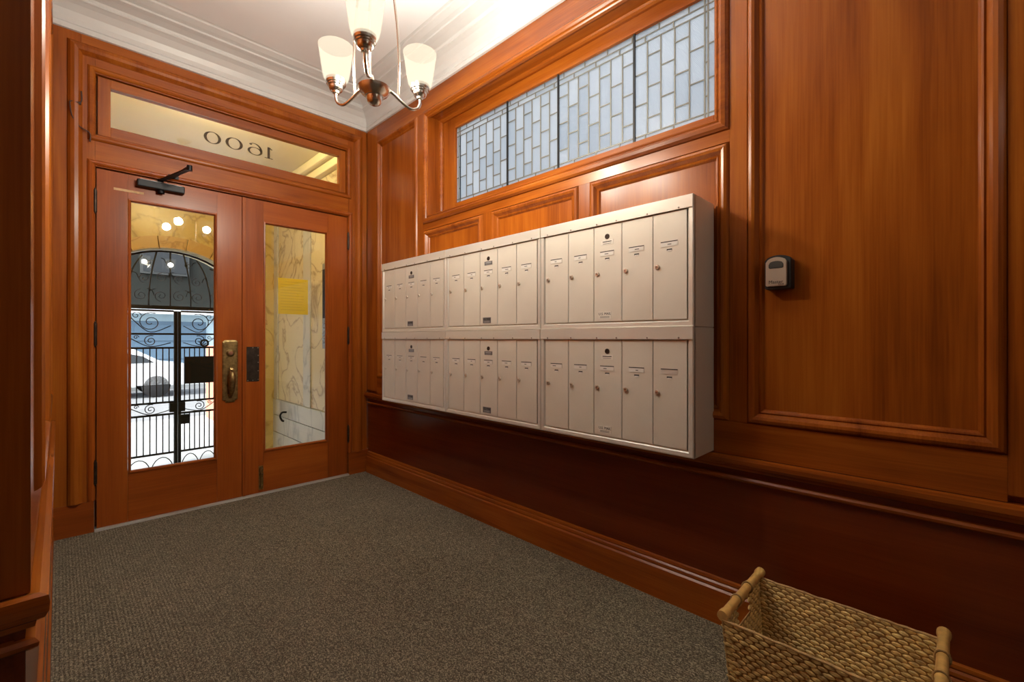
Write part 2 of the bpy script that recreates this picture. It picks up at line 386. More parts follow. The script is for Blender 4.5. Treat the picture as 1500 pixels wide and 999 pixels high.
for a, b_ in ((gz0, zb), (zt, ZB), (ZB, gz1)):
    n = 12; off = .5 if a == ZB else 0; L = (f1 - f0) / n
    ys = [f0] + [f0 + L * (k + off) for k in range(0 if off else 1, n)] + [f1]
    for p, q in zip(ys, ys[1:]): pane(p, q, a, b_)
    for p in ys[1:-1]: came_v(p, a, b_)
for z in (zb, zt, ZB): came_h(gy0, gy1, z)
for (p, q, off) in ((YA, f0, 0), (gy0, YA, 1), (f1, YZ, 0), (YZ, gy1, 1)):
    js = J2 if off else J3
    zs = [gz0, zb] + js + [zt, ZB, gz1]
    for a, b_ in zip(zs, zs[1:]): pane(p, q, a, b_)
    for j in js: came_h(p, q, j)
came_v(YA, gz0, gz1); came_v(YZ, gz0, gz1); came_v(f1, gz0, gz1)
link('lead_came', mesh_bm('lead_came', bmc), came_m, wi)
for k in (7, 13, 20):
    y = f1 - k * cw; box('saddle_bar', GLX - .012, GLX - .0035, y - .005, y + .005, gz0, gz1, bar_m, wi)

# ---- left wall (seen along its face) and its end towards the lobby
wl = empty('wall_left', (XL, YC, 0)); struct(wl, 'wood panelled left wall seen almost edge on', 'wall')
box('wall_core', XL - .13, XL - .019, YC + .02, 3.66, 0, 3.2, wood_z, wl)
LRAIL = [(-.006, .668), (.012, .672), (.023, .668), (.025, .655), (.024, .640), (.018, .628), (.008, .622), (.006, .612), (-.006, .608)]
LBEAD = [(-.006, .594), (.006, .592), (.012, .585), (.010, .577), (.002, .571), (-.006, .570)]
LBASE = [(-.006, .176), (.004, .172), (.006, .16), (.010, .152), (.012, .14), (.018, .130), (.018, .0), (-.006, .0)]
def lst(a0, a1, b0, b1): slab('stile', 'left', a0, a1, b0, b1, -.019, 0, wood_z, wl)
lst(YC + .001, 1.36, .672, ZC); lst(3.42, 3.545, .672, ZC); lst(2.32, 2.44, .80, 2.75)
slab('rail', 'left', 1.36, 3.42, .672, .80, -.019, 0, wood_y, wl); slab('rail', 'left', 1.36, 3.42, 2.75, ZC, -.019, 0, wood_y, wl)
for a0, a1 in ((1.36, 2.32), (2.44, 3.42)):
    slab('panel', 'left', a0 + .05, a1 - .05, .85, 2.70, -.019, -.012, wood_z, wl)
    molding('panel_molding', 'left', rect(a0, a1, .80, 2.75), [(s, h * 1.2) for s, h in PANEL], wood_z, wl)
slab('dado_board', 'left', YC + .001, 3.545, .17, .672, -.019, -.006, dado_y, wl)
run('chair_rail', 'left', YC, 3.545, LRAIL, wood_y, wl, m0=-1); run('bead_molding', 'left', YC, 3.545, LBEAD, wood_y, wl, m0=-1)
b = run('baseboard_left', 'left', YC, 3.538, LBASE, wood_y, None, m0=-1); struct(b, 'moulded wooden baseboard along the left wall', 'baseboard')
# end face of that wall, facing the lobby
we = empty('wall_end', (XL, YC, 0)); struct(we, 'dark wood wall end with moulded rail at the left edge', 'wall')
slab('panel', 'end', LX0, XL - .0, .672, ZC, -.019, 0, wood_z, we)
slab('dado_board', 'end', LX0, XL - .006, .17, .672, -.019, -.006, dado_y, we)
box('wall_core', LX0, XL - .13, YC + .02, YC + .14, 0, 3.2, wood_z, we)
run('chair_rail', 'end', LX0, XL, LRAIL, wood_x, we, m1=1); run('bead_molding', 'end', LX0, XL, LBEAD, wood_x, we, m1=1)
b = run('baseboard_end', 'end', LX0, XL, LBASE, wood_x, None, m1=1); struct(b, 'moulded wooden baseboard below the left wall end', 'baseboard')
# lobby behind the camera
b = box('wall_back', LX0 - .1, 2.0, LY0 - .12, LY0, 0, ZC, wood_z); struct(b, 'plain wooden back wall of the lobby', 'wall')
b = box('wall_lobby', LX0 - .12, LX0, LY0, YC + .14, 0, ZC, wood_z); struct(b, 'plain wooden side wall of the lobby', 'wall')

# ---- door wall
wf = empty('wall_front', (.9, D, 0)); struct(wf, 'wooden entrance frame around double doors and transom', 'wall')
def fb(name, a0, a1, b0, b1, mat, h0=-.10, h1=0.): slab(name, 'front', a0, a1, b0, b1, h0, h1, mat, wf)
fb('board', XL, .0915, .18, 2.875, wood_z); fb('jamb', .093, .150, .18, 2.745, wood_z)
fb('jamb', 1.677, 1.737, .18, 2.745, wood_z); fb('board', 1.7385, W - .001, .18, 2.875, wood_z)
fb('head_board', .0925, 1.7375, 2.747, 2.875, wood_x); fb('head_board', .151, 1.676, 2.66, 2.7455, wood_x)
fb('transom_bar', .151, 1.676, 2.122, 2.306, wood_x)
fb('wall_core', XL - .1, W + .14, 2.875, 3.2, plaster)
fb('plinth', XL - .02, .146, .0, .18, door_x, -.10, .004); fb('plinth', 1.680, W + .018, .0, .188, door_x, -.10, .004)
BOL = [(0, .0), (.003, .010), (.014, .020), (.030, .024), (.046, .020), (.058, .008), (.064, .0)]
fb('door_stop', .150, .180, .012, 2.122, door_z, -.10, -.056); fb('door_stop', 1.648, 1.677, .012, 2.122, door_z, -.10, -.056); fb('door_stop', .180, 1.648, 2.09, 2.122, door_x, -.10, -.056)
fb('door_stop', .150, .185, 2.306, 2.66, wood_z, -.10, -.057); fb('door_stop', 1.640, 1.677, 2.306, 2.66, wood_z, -.10, -.057); fb('door_stop', .185, 1.640, 2.63, 2.66, wood_x, -.10, -.057); fb('door_stop', .185, 1.640, 2.306, 2.335, wood_x, -.10, -.057)
def U(a0, a1, zt_, z0=.182): return [(a1, z0), (a1, zt_), (a0, zt_), (a0, z0)]
molding('casing_molding', 'front', U(.034, 1.796, 2.812), BOL, wood_z, wf, closed=False)
FRM = [(0, 0), (.002, .006), (.010, .012), (.020, .013), (.028, .008), (.032, .002), (.035, -.004), (.038, -.02)]
molding('transom_molding', 'front', rect(.118, 1.702, 2.268, 2.700), FRM, wood_x, wf)
molding('door_molding', 'front', U(.116, 1.712, 2.158, .182), FRM, door_z, wf, closed=False)
# transom window
tw = empty('window_2', (.91, D, 2.31)); struct(tw, 'narrow clear transom window over the doors with street number', 'window')
def tb(a0, a1, b0, b1, mat): slab('sash', 'front', a0, a1, b0, b1, -.055, -.012, mat, tw, .002)
tb(.162, .219, 2.312, 2.655, wood_z); tb(1.608, 1.660, 2.312, 2.655, wood_z); tb(.219, 1.608, 2.312, 2.373, wood_x); tb(.219, 1.608, 2.602, 2.655, wood_x)
slab('glass_pane', 'front', .217, 1.610, 2.371, 2.604, -.036, -.030, glass, tw)
def digit(name, strokes, x0, x1, z0, z1):
    """strokes: list of closed or open polylines with widths in a 0-1 box, mirrored as seen from inside"""
    bm = bmesh.new(); y = D + .0292
    def pt(u, v): return (x1 - u * (x1 - x0), y, z0 + v * (z1 - z0))
    for out, inn in strokes:
        a = [bm.verts.new(pt(*p)) for p in out]; c = [bm.verts.new(pt(*p)) for p in inn]
        a2 = [bm.verts.new(Vector(v.co) + Vector((0, .0005, 0))) for v in a]; c2 = [bm.verts.new(Vector(v.co) + Vector((0, .0005, 0))) for v in c]
        n = len(a)
        for i in range(n - 1):
            bm.faces.new((a[i], a[i + 1], c[i + 1], c[i])); bm.faces.new((a2[i], a2[i + 1], c2[i + 1], c2[i]))
            bm.faces.new((a[i], a[i + 1], a2[i + 1], a2[i])); bm.faces.new((c[i], c[i + 1], c2[i + 1], c2[i]))
    return link(name, mesh_bm(name, bm), number_m, tw)
number_m = simple('worn_gilt_number', (.07, .045, .02), .5, .4, noise=.7, nscale=140)
def ell(cx_, cz_, rx, rz, n=36, t0=0, t1=2 * PI): return [(cx_ + rx * math.cos(t0 + (t1 - t0) * i / n), cz_ + rz * math.sin(t0 + (t1 - t0) * i / n)) for i in range(n + 1)]
zero = [(ell(.5, .5, .5, .5), ell(.5, .5, .33, .455))]
six = [(ell(.5, .33, .48, .33), ell(.5, .33, .33, .29)),
       (ell(.56, .42, .54, .58, 20, R(70), R(185)), ell(.60, .40, .44, .55, 20, R(72), R(185))),
       (ell(.78, .86, .09, .07), ell(.78, .86, .01, .01))]
one = [([(.36, 0), (.36, 1)], [(.64, 0), (.64, 1)]), ([(.05, .0), (.95, .0)], [(.05, .05), (.95, .05)]), ([(.1, .86), (.4, 1)], [(.1, .80), (.4, .88)])]
digit('number', zero, .686, .786, 2.440, 2.520); digit('number', zero, .812, .918, 2.440, 2.520); digit('number', six, .946, 1.046, 2.438, 2.522); digit('number', one, 1.056, 1.116, 2.438, 2.520)

# crown moulding
CROWN = [(0, 2.862), (.014, 2.864), (.015, 2.884), (.006, 2.888), (.005, 2.896), (.011, 2.900), (.010, 2.93), (.022, 2.962), (.050, 2.992), (.070, 3.004), (.080, 3.008), (.080, 3.016),
         (.072, 3.024), (.080, 3.036), (.118, 3.050), (.150, 3.056), (.152, 3.066), (.146, 3.070), (.172, 3.078), (.196, 3.090), (.206, 3.094), (.208, 3.104), (.222, 3.1075), (0, 3.1075)]
cr = run('trim_1', 'front', XL + .012, W, CROWN, crown_m, None, 0, -1); struct(cr, 'white stepped crown moulding above the entrance doors', 'trim')
cr = run('trim_2', 'right', LY0, D, CROWN, crown_m, None, 0, -1); struct(cr, 'white stepped crown moulding above the leaded window wall', 'trim')

# ---- doors
BD = [(0, 0), (.003, .005), (.010, .006), (.016, -.006), (.017, -.016)]
def door_leaf(name, x0, x1, gx0, gx1, label):
    d = empty(name, ((x0 + x1) / 2, D, .012)); struct(d, label, 'door')
    z0, z1, gz0_, gz1_ = .014, 2.113, .318, 1.950
    a, b_ = gx0 - .017, gx1 + .017; c, e = gz0_ - .017, gz1_ + .017
    def p(n, q0, q1, r0, r1, m): slab(n, 'front', q0 + .0004, q1 - .0004, r0, r1, -.052, -.008, m, d)
    p('stile', x0, a, z0, z1, door_z); p('stile', b_, x1, z0, z1, door_z); p('rail', a, b_, z0, c, door_x); p('rail', a, b_, e, z1, door_x)
    old = PL['front']
    PL['front'] = lambda A, B, H: (A, D + .008 - H, B)
    molding('glazing_bead', 'front', rect(a, b_, c, e), BD, door_z, d)
    PL['front'] = old
    slab('glass_pane', 'front', gx0 - .004, gx1 + .004, gz0_ - .004, gz1_ + .004, -.034, -.028, glass, d)
    return d
d1 = door_leaf('door_1', .157, .9065, .313, .741, 'left glazed entrance door with brass handle plate and black closer')
d2 = door_leaf('door_2', .931, 1.672, 1.061, 1.495, 'right glazed entrance door with dark push plate')
slab('astragal', 'front', .9075, .930, .014, 2.113, -.05, .001, door_z, d2, .004)
hinge_me = lathe_me('hinge', [(0, -.075), (.004, -.074), (.005, -.066), (.0085, -.064), (.0085, .064), (.005, .066), (.004, .074), (0, .075)], 10)
for x in (.151, 1.676):
    for z in (1.92, 1.145, .34): link('hinge', hinge_me, dark_bronze, d1 if x < 1 else d2, T(x, D - .003, z))
# handle set
FY = D + .008     # door face
bm = bmesh.new()
hx0, hx1, hz0, hz1 = .788, .880, .682, 1.110
pts = [(hx0 + .018, hz0), (hx1 - .018, hz0), (hx1 - .016, hz0 + .014), (hx1, hz0 + .018), (hx1, hz1 - .012), (hx1 - .014, hz1), (hx0 + .014, hz1), (hx0, hz1 - .012), (hx0, hz0 + .018), (hx0 + .016, hz0 + .014)]
fr_ = [bm.verts.new((x, FY - .007, z)) for x, z in pts]; bk_ = [bm.verts.new((x, FY, z)) for x, z in pts]
cx_, cz_ = (hx0 + hx1) / 2, (hz0 + hz1) / 2
inn = [bm.verts.new((cx_ + (x - cx_) * .84, FY - .0095, cz_ + (z - cz_) * .95)) for x, z in pts]
for i in range(len(pts)):
    j = (i + 1) % len(pts); bm.faces.new((fr_[i], fr_[j], bk_[j], bk_[i])); bm.faces.new((fr_[i], fr_[j], inn[j], inn[i]))
bm.faces.new(inn)
hp = link('handle_plate', mesh_bm('handle_plate', bm), brass, d1)
link('lock_rosette', lathe_me('lock_rosette', [(.026, 0), (.026, .004), (.020, .007), (.017, .012), (.012, .013), (0, .013)], 20, 'y'), brass, hp, T(cx_, FY - .009, 1.020))
copper = simple('copper_cylinder', (.40, .18, .12), .35, .9)
link('key_cylinder', lathe_me('key_cylinder', [(.013, 0), (.013, .006), (0, .0075)], 16, 'y'), copper, hp, T(cx_, FY - .021, 1.020))
tube('thumb_latch', spline([(cx_, FY - .006, .918), (cx_, FY - .025, .920), (cx_, FY - .045, .914), (cx_, FY - .055, .918)], 4), [.006, .006, .006, .006, .007, .008, .009, .010, .012, .014, .014, .013, .006][:13], brass, hp, 10)
gp = spline([(cx_, FY - .004, .885), (cx_, FY - .038, .890), (cx_, FY - .056, .866), (cx_, FY - .056, .82), (cx_, FY - .046, .77), (cx_, FY - .030, .735), (cx_, FY - .016, .724), (cx_, FY - .004, .722)], 6)
nr = len(gp); tube('grip', gp, [.009 + .013 * max(0, math.sin(PI * min(1, (i / nr) * 1.35))) ** 1.3 for i in range(nr)], brass, hp, 14)
# push plate with screws
pp = slab('push_plate', 'front', .935, 1.016, .815, 1.062, -.008, -.0055, dark_bronze, d2)
scr = lathe_me('screw', [(.0045, 0), (.004, .0012), (0, .0018)], 8, 'y')
for x, z in ((.975, 1.055), (1.008, 1.055), (1.009, 1.0), (1.009, .95), (1.009, .89), (1.009, .828), (.975, .823), (.943, .823)): link('screw', scr, screw_m, pp, T(x, D + .0055, z))
# flush bolt
fb_ = slab('flush_bolt', 'front', 1.013, 1.043, .035, .205, -.008, -.006, brass, d2, .0006)
tube('bolt_rod', [(1.028, D - .002, .045), (1.028, D - .002, .195)], .0055, brass, fb_, 8)
for z in (.06, .178): link('bolt_guide', lathe_me('bolt_guide', [(.011, -.010), (.012, -.006), (.012, .006), (.011, .010), (0, .010)], 10), brass, fb_, T(1.028, D - .001, z))
link('bolt_knob', lathe_me('bolt_knob', [(.005, 0), (.005, .012), (.009, .018), (.006, .024), (0, .025)], 10, 'y'), brass, fb_, T(1.028, D - .006, .150))
# closer
cl = slab('closer', 'front', .335, .572, 2.046, 2.090, -.008, .042, black_metal, d1, .006)
slab('closer_cover', 'front', .350, .560, 2.080, 2.0915, -.006, .040, grey_metal, cl, .002)
link('closer_knob', lathe_me('closer_knob', [(.018, 0), (.018, .016), (.014, .022), (0, .024)], 16), black_metal, cl, T(.452, D - .022, 2.026))
def arm(p, q, w_, name):
    p, q = Vector(p), Vector(q); dirv = (q - p); L = dirv.length
    me = box_me(name, 0, L, -w_, w_, -.004, .004, .001)
    M = Matrix.Translation(p) @ dirv.to_track_quat('X', 'Z').to_matrix().to_4x4(); link(name, me, black_metal, cl, M)
arm((.45, D - .022, 2.106), (.540, D - .37, 2.110), .013, 'closer_arm'); arm((.540, D - .37, 2.122), (.515, D - .014, 2.146), .010, 'closer_arm')
link('arm_pivot', lathe_me('arm_pivot', [(0, 0), (.016, 0), (.016, .022), (0, .024)], 14), black_metal, cl, T(.45, D - .02, 2.089))
link('arm_joint', lathe_me('arm_joint', [(0, 0), (.014, 0), (.014, .03), (0, .032)], 14), black_metal, cl, T(.540, D - .37, 2.100))
slab('arm_shoe', 'front', .488, .543, 2.134, 2.158, -.001, .022, black_metal, cl, .003)
slab('wood_patch', 'front', .232, .372, 2.006, 2.020, -.008, -.0065, putty, d1)
# threshold
th = box('trim_3', .148, 1.68, D - .014, D + .10, 0, .011, white_strip); struct(th, 'pale metal threshold strip under the doors', 'threshold')

# cord on the transom frame
c = tube('transom_cord', spline([(.092, D - .014, 2.528), (.091, D - .020, 2.465), (.05, D - .020, 2.455), (.046, D - .03, 2.43), (.056, D - .022, 2.37), (.085, D - .016, 2.325), (.126, D - .02, 2.300), (.128, D - .02, 2.250)], 6), .0036, cord_m, None, 6)
tag(c, 'thin brown cord dangling from the left side of the transom frame', 'cord')
slab('cord_hook', 'front', .046, .092, 2.449, 2.462, 0, .020, cord_m, c)

# ================================================================== MAILBOXES
MX = W - .19     # front face
lock_me = lathe_me('lock', [(.0095, 0), (.0095, .004), (.0085, .0065), (.004, .007), (.004, .0055), (0, .0055)], 14, 'x')
mlock_me = lathe_me('master_lock', [(.0115, 0), (.0115, .0012), (.009, .002), (.0085, .0005), (0, .0005)], 14, 'x')
mscrew_me = lathe_me('screw', [(.0036, 0), (.0032, .0014), (0, .002)], 8, 'x')
key_me = box_me('keyway', -.0008, .0008, -.003, .003, -.0008, .0008)
us_me = text_me('lettering', 'U.S. MAIL', .0150)
cache = {}
def cbox(nm, dx, dy, dz, bev=0):
    k = (nm, round(dx, 5), round(dy, 5), round(dz, 5))
    if k not in cache: cache[k] = box_me(nm, -dx / 2, dx / 2, -dy / 2, dy / 2, -dz / 2, dz / 2, bev)
    return cache[k]
def mail_unit(y0, y1, z0, z1, label, plate, nocard=(), hood_gap=True):
    u = empty('mailbox_unit', (MX + .09, (y0 + y1) / 2, z0)); tag(u, label, 'mailbox', 'wall mailbox units in two rows')
    y0 += .0008; y1 -= .0008
    box('body', MX + .006, W - .002, y0, y1, z0, z1 - .001, mail_m, u)
    # mitred face frame
    bm = bmesh.new(); prof = [(0, .012), (0, 0), (.004, -.003), (.018, -.002), (.024, .006), (.024, .012)]
    P = [(y0, z0), (y1, z0), (y1, z1), (y0, z1)]; sg = [(1, 1), (-1, 1), (-1, -1), (1, -1)]; rings = []
    for (y, z), (sy, sz) in zip(P, sg): rings.append([bm.verts.new((MX + hh, y + sy * s, z + sz * s)) for s, hh in prof])
    for i in range(4):
        for k in range(len(prof) - 1): bm.faces.new((rings[i][k], rings[i][k + 1], rings[(i + 1) % 4][k + 1], rings[(i + 1) % 4][k]))
    link('face_frame', mesh_bm('face_frame', bm), mail_t, u)
    # hood strip with screws
    hd = box('hood', MX - .0065, MX - .0035, y0 + .002, y1 - .002, z1 - .046, z1 + .0005, mail_t, u, .001)
    box('hood_top', MX - .0065, W - .004, y0 + .001, y1 - .001, z1 - .0004, z1 + .0016, mail_t, hd)
    dy0, dy1 = y0 + .0255, y1 - .0255; dw = (dy1 - dy0) / 5; dz0, dz1 = z0 + .028, z1 - .049
    for k in range(6):
        yy = dy0 + (k + .12) * dw if k < 5 else dy1 - .008
        yy = [dy0 + .03, dy0 + dw + .02, dy0 + 2.15 * dw, dy0 + 2.85 * dw, dy0 + 4 * dw - .02, dy1 - .02][k]
        link('screw', mscrew_me, screw_m, hd, T(MX - .0066, yy, z1 - .040))
    box('gap_shade_liner', MX + .0052, MX + .0062, dy0, dy1, dz0, dz1, mail_dark, u)  # dark liner added so the gaps around the doors look shaded
    for k in range(5):                       # k = 0 is the door nearest the camera
        a = dy0 + k * dw; c_ = a + dw / 2
        zm = (dz0 + dz1) / 2
        dr = link('door', cbox('door', .0045, dw - .0052, dz1 - dz0, .0008), mail_m, u, T(MX + .0028, c_ - .0006, zm))
        fx = MX + .0006
        if k: link('divider', cbox('divider', .005, .0022, dz1 - dz0), mail_t, u, T(MX + .0030, a + .0008, zm))
        lk = link('lock', lock_me, lock_m, dr, T(fx, a + dw - .0195, dz1 - .204))
        link('keyway', key_me, ink, dr, T(fx - .0064, a + dw - .0195, dz1 - .204))
        cz = dz1 - .121; cyc = c_ + .001
        link('card_slot', cbox('card_slot', .001, .070, .021), mail_dark if False else mail_t, dr, T(fx - .0005, cyc, cz))
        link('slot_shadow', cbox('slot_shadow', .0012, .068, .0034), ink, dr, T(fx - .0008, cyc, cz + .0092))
        if k not in nocard:
            link('name_card', cbox('name_card', .0006, .064, .0145), card_m, dr, T(fx - .0012, cyc, cz - .0012))
            rn = random.uniform(.010, .024)
            link('name_print', cbox('name_print', .0003, round(rn, 3), .0028), ink, dr, T(fx - .0016, cyc + random.uniform(-.004, .012), cz - .001))
        link('view_slot', cbox('view_slot', .0008, .021, .006), ink, dr, T(fx - .0004, cyc - .001, cz - .0215))
        link('view_lip', cbox('view_lip', .0012, .017, .0055), card_m, dr, T(fx - .0008, cyc - .002, cz - .026))
        if k == 2:
            link('master_lock', mlock_me, dark_bronze, dr, T(fx, c_, dz1 - .048))
            pm = plate_w if plate == 'w' else plate_g
            pl_ = link('name_plate', cbox('name_plate' + plate, .001, .062, .020), pm, dr, T(fx - .0005, c_, dz1 - .073))
            pz = link('mail_plate', cbox('mail_plate' + plate, .001, .064, .031), pm, dr, T(fx - .0005, c_ + .012, dz0 + .026))
            im = ink if plate == 'w' else ink2
            for me_, dz_, off_ in ((us_me, dz0 + .032, .012),):
                mm = me_ if plate == 'w' else me_.copy()
                link('lettering', mm, im, dr, T(fx - .0012, c_ + off_, dz_) @ TEXT_R)
            for q in range(2): link('print_line', cbox('print_line' + plate, .0003, .046, .0016), im, dr, T(fx - .0012, c_ + .012, dz0 + .0205 - q * .005))
            link('print_line', cbox('print_line' + plate, .0003, .040, .0014), im, dr, T(fx - .0012, c_, dz1 - .0785)); link('print_line', cbox('print_line' + plate, .0003, .044, .0036), im, dr, T(fx - .0012, c_, dz1 - .070))
    return u
ink2 = simple('pale_ink', (.55, .55, .56), .5)
YB = [.693, 1.440, 2.200, 2.960]
names = ['nearest the black key box', 'in the middle of the three', 'nearest the entrance doors']
for k in range(3):
    for row, (z0, z1) in (('upper', (1.166, 1.653)), ('lower', (.676, 1.163))):
        mail_unit(YB[k], YB[k + 1], z0, z1, f'{row} row beige metal mailbox unit with five doors, {names[k]}', 'w' if k == 0 else 'g', (0,) if (k == 0 and row == 'lower') else ((1,) if k == 2 else ()))

# ================================================================== KEY LOCK BOX
kb = empty('key_lock_box', (W - .01, .462, 1.303)); tag(kb, 'small black and silver key lock box on the large wood panel', 'lock box')
def arch_plate(name, y0, y1, z0, z1, x0, x1, mat, parent, crown=.012, rc=.012):
    bm = bmesh.new(); pts = []
    n = 10
    pts += [(y0 + .004, z0), (y1 - .004, z0), (y1, z0 + .004)]
    for i in range(n + 1):
        t = i / n; y = y1 - (y1 - y0) * t; pts.append((y, z1 - crown * (2 * t - 1) ** 2 - (.006 if i in (0, n) else 0)))
    pts.append((y0, z0 + .004))
    A = [bm.verts.new((x0, y, z)) for y, z in pts]; B = [bm.verts.new((x1, y, z)) for y, z in pts]
    f_ = bm.faces.new(A); bm.faces.new(B[::-1])
    for i in range(len(pts)): j = (i + 1) % len(pts); bm.faces.new((A[i], A[j], B[j], B[i]))
    bmesh.ops.bevel(bm, geom=list(f_.edges), offset=.002, segments=2, affect='EDGES')
    return link(name, mesh_bm(name, bm), mat, parent)
arch_plate('body', .418, .502, 1.298, 1.418, W - .032, W + .0135, box_black, kb)
kc = arch_plate('cover', .430, .497, 1.307, 1.410, W - .040, W - .0315, box_silver, kb)
arch_plate('shutter', .440, .487, 1.370, 1.396, W - .0425, W - .0395, box_win, kb, .006)
link('lettering', text_me('lettering', 'Master', .0165), ink, kc, T(W - .0405, .464, 1.3215) @ TEXT_R)
link('lettering', text_me('lettering', 'Lock', .009), ink, kc, T(W - .0405, .447, 1.3135) @ TEXT_R)

# ================================================================== CHANDELIERS
shade_prof = [(.030, 0), (.041, .006), (.049, .020), (.054, .040), (.059, .075), (.0645, .115), (.069, .145), (.070, .152), (.068, .152), (.0665, .143), (.062, .114), (.0565, .074), (.051, .040), (.046, .022), (.038, .010), (.026, .006)]
shade_me = lathe_me('glass_shade', shade_prof, 32)
cup_me = lathe_me('lamp_cup', [(.008, -.040), (.014, -.038), (.015, -.031), (.024, -.026), (.028, -.018), (.029, -.008), (.034, -.007), (.035, -.002), (.039, 0), (.041, .014), (.041, .021), (.036, .022), (0, .010)], 28)
hub_me = lathe_me('hub', [(0, -.054), (.012, -.054), (.022, -.048), (.028, -.040), (.031, -.026), (.032, -.022), (.037, -.021), (.040, -.016), (.052, -.008), (.060, .004), (.064, .014), (.060, .016), (.020, .020), (.012, .030), (0, .032)], 32)
can_me = lathe_me('ceiling_canopy', [(.062, 0), (.062, -.006), (.050, -.018), (.020, -.026), (.010, -.030), (0, -.030)], 24)
bulb_me = lathe_me('bulb', [(.012, 0), (.013, .03), (.022, .055), (.026, .075), (.022, .095), (.010, .106), (0, .108)], 14)
cordm = nickel
def chandelier(x, y, zc, ang0, label, watts):
    """zc: height of the lamp cups"""
    c = empty('chandelier', (x, y, zc - .12), 0); tag(c, label, 'chandelier', 'three armed chandeliers')
    hz = zc - .072
    link('hub', hub_me, nickel, c, T(x, y, hz))
    Rr = .198; zt_ = ZC - .30
    for k in range(3):
        a = ang0 + k * 2 * PI / 3; ca, sa = math.cos(a), math.sin(a)
        def P(r, z): return (x + r * ca, y + r * sa, z)
        tube('arm', spline([P(.0, hz + .010), P(.045, hz + .024), P(.075, hz + .020), P(.115, hz - .004), P(.155, hz - .020), P(.185, hz - .010), P(Rr, hz + .012), P(Rr, zc - .036)], 6), .0062, nickel, c, 10)
        cp = link('lamp_cup', cup_me, nickel, c, T(x + Rr * ca, y + Rr * sa, zc))
        sh = link('glass_shade', shade_me, shade_m, c, T(x + Rr * ca, y + Rr * sa, zc + .004))
        tube('rod', spline([P(.100, hz + .006), P(.104, hz + .14), P(.098, hz + .27), P(.086, hz + .38), P(.055, zt_ - .12), P(.018, zt_ - .02), P(.008, zt_ + .02)], 6), .0052, nickel, c, 8)
        L = bpy.data.lights.new('lamp_light', 'POINT'); L.energy = watts; L.color = (.98, .96, .88); L.shadow_soft_size = .035
        lo = bpy.data.objects.new('lamp_light', L); COL.objects.link(lo); lo.location = (x + Rr * ca, y + Rr * sa, zc + .072)
        lo.parent = c; lo.matrix_parent_inverse = WM[c].inverted()
    tube('stem', [(x, y, zt_ - .01), (x, y, ZC - .02)], .009, nickel, c, 10)
    link('finial', lathe_me('finial', [(0, -.03), (.012, -.026), (.016, 0), (.010, .02), (0, .022)], 14), nickel, c, T(x, y, zt_))
    link('ceiling_canopy', can_me, nickel, c, T(x, y, ZC - .0005))
    return c
def cam_dir(latx, dep): # camera-frame offset to a world angle
    s_, c_ = math.sin(R(45.2)), math.cos(R(45.2)); return math.atan2(dep * c_ - latx * s_, dep * s_ + latx * c_)
chandelier(.890, 1.658, 2.178, cam_dir(.161, .124), 'nickel chandelier with three frosted glass shades hanging before the doors', LAMP_W)
chandelier(1.02, -1.45, 2.178, cam_dir(.1, .15), 'nickel chandelier of the lobby, reflected small in the left door glass', LOBBY_W)

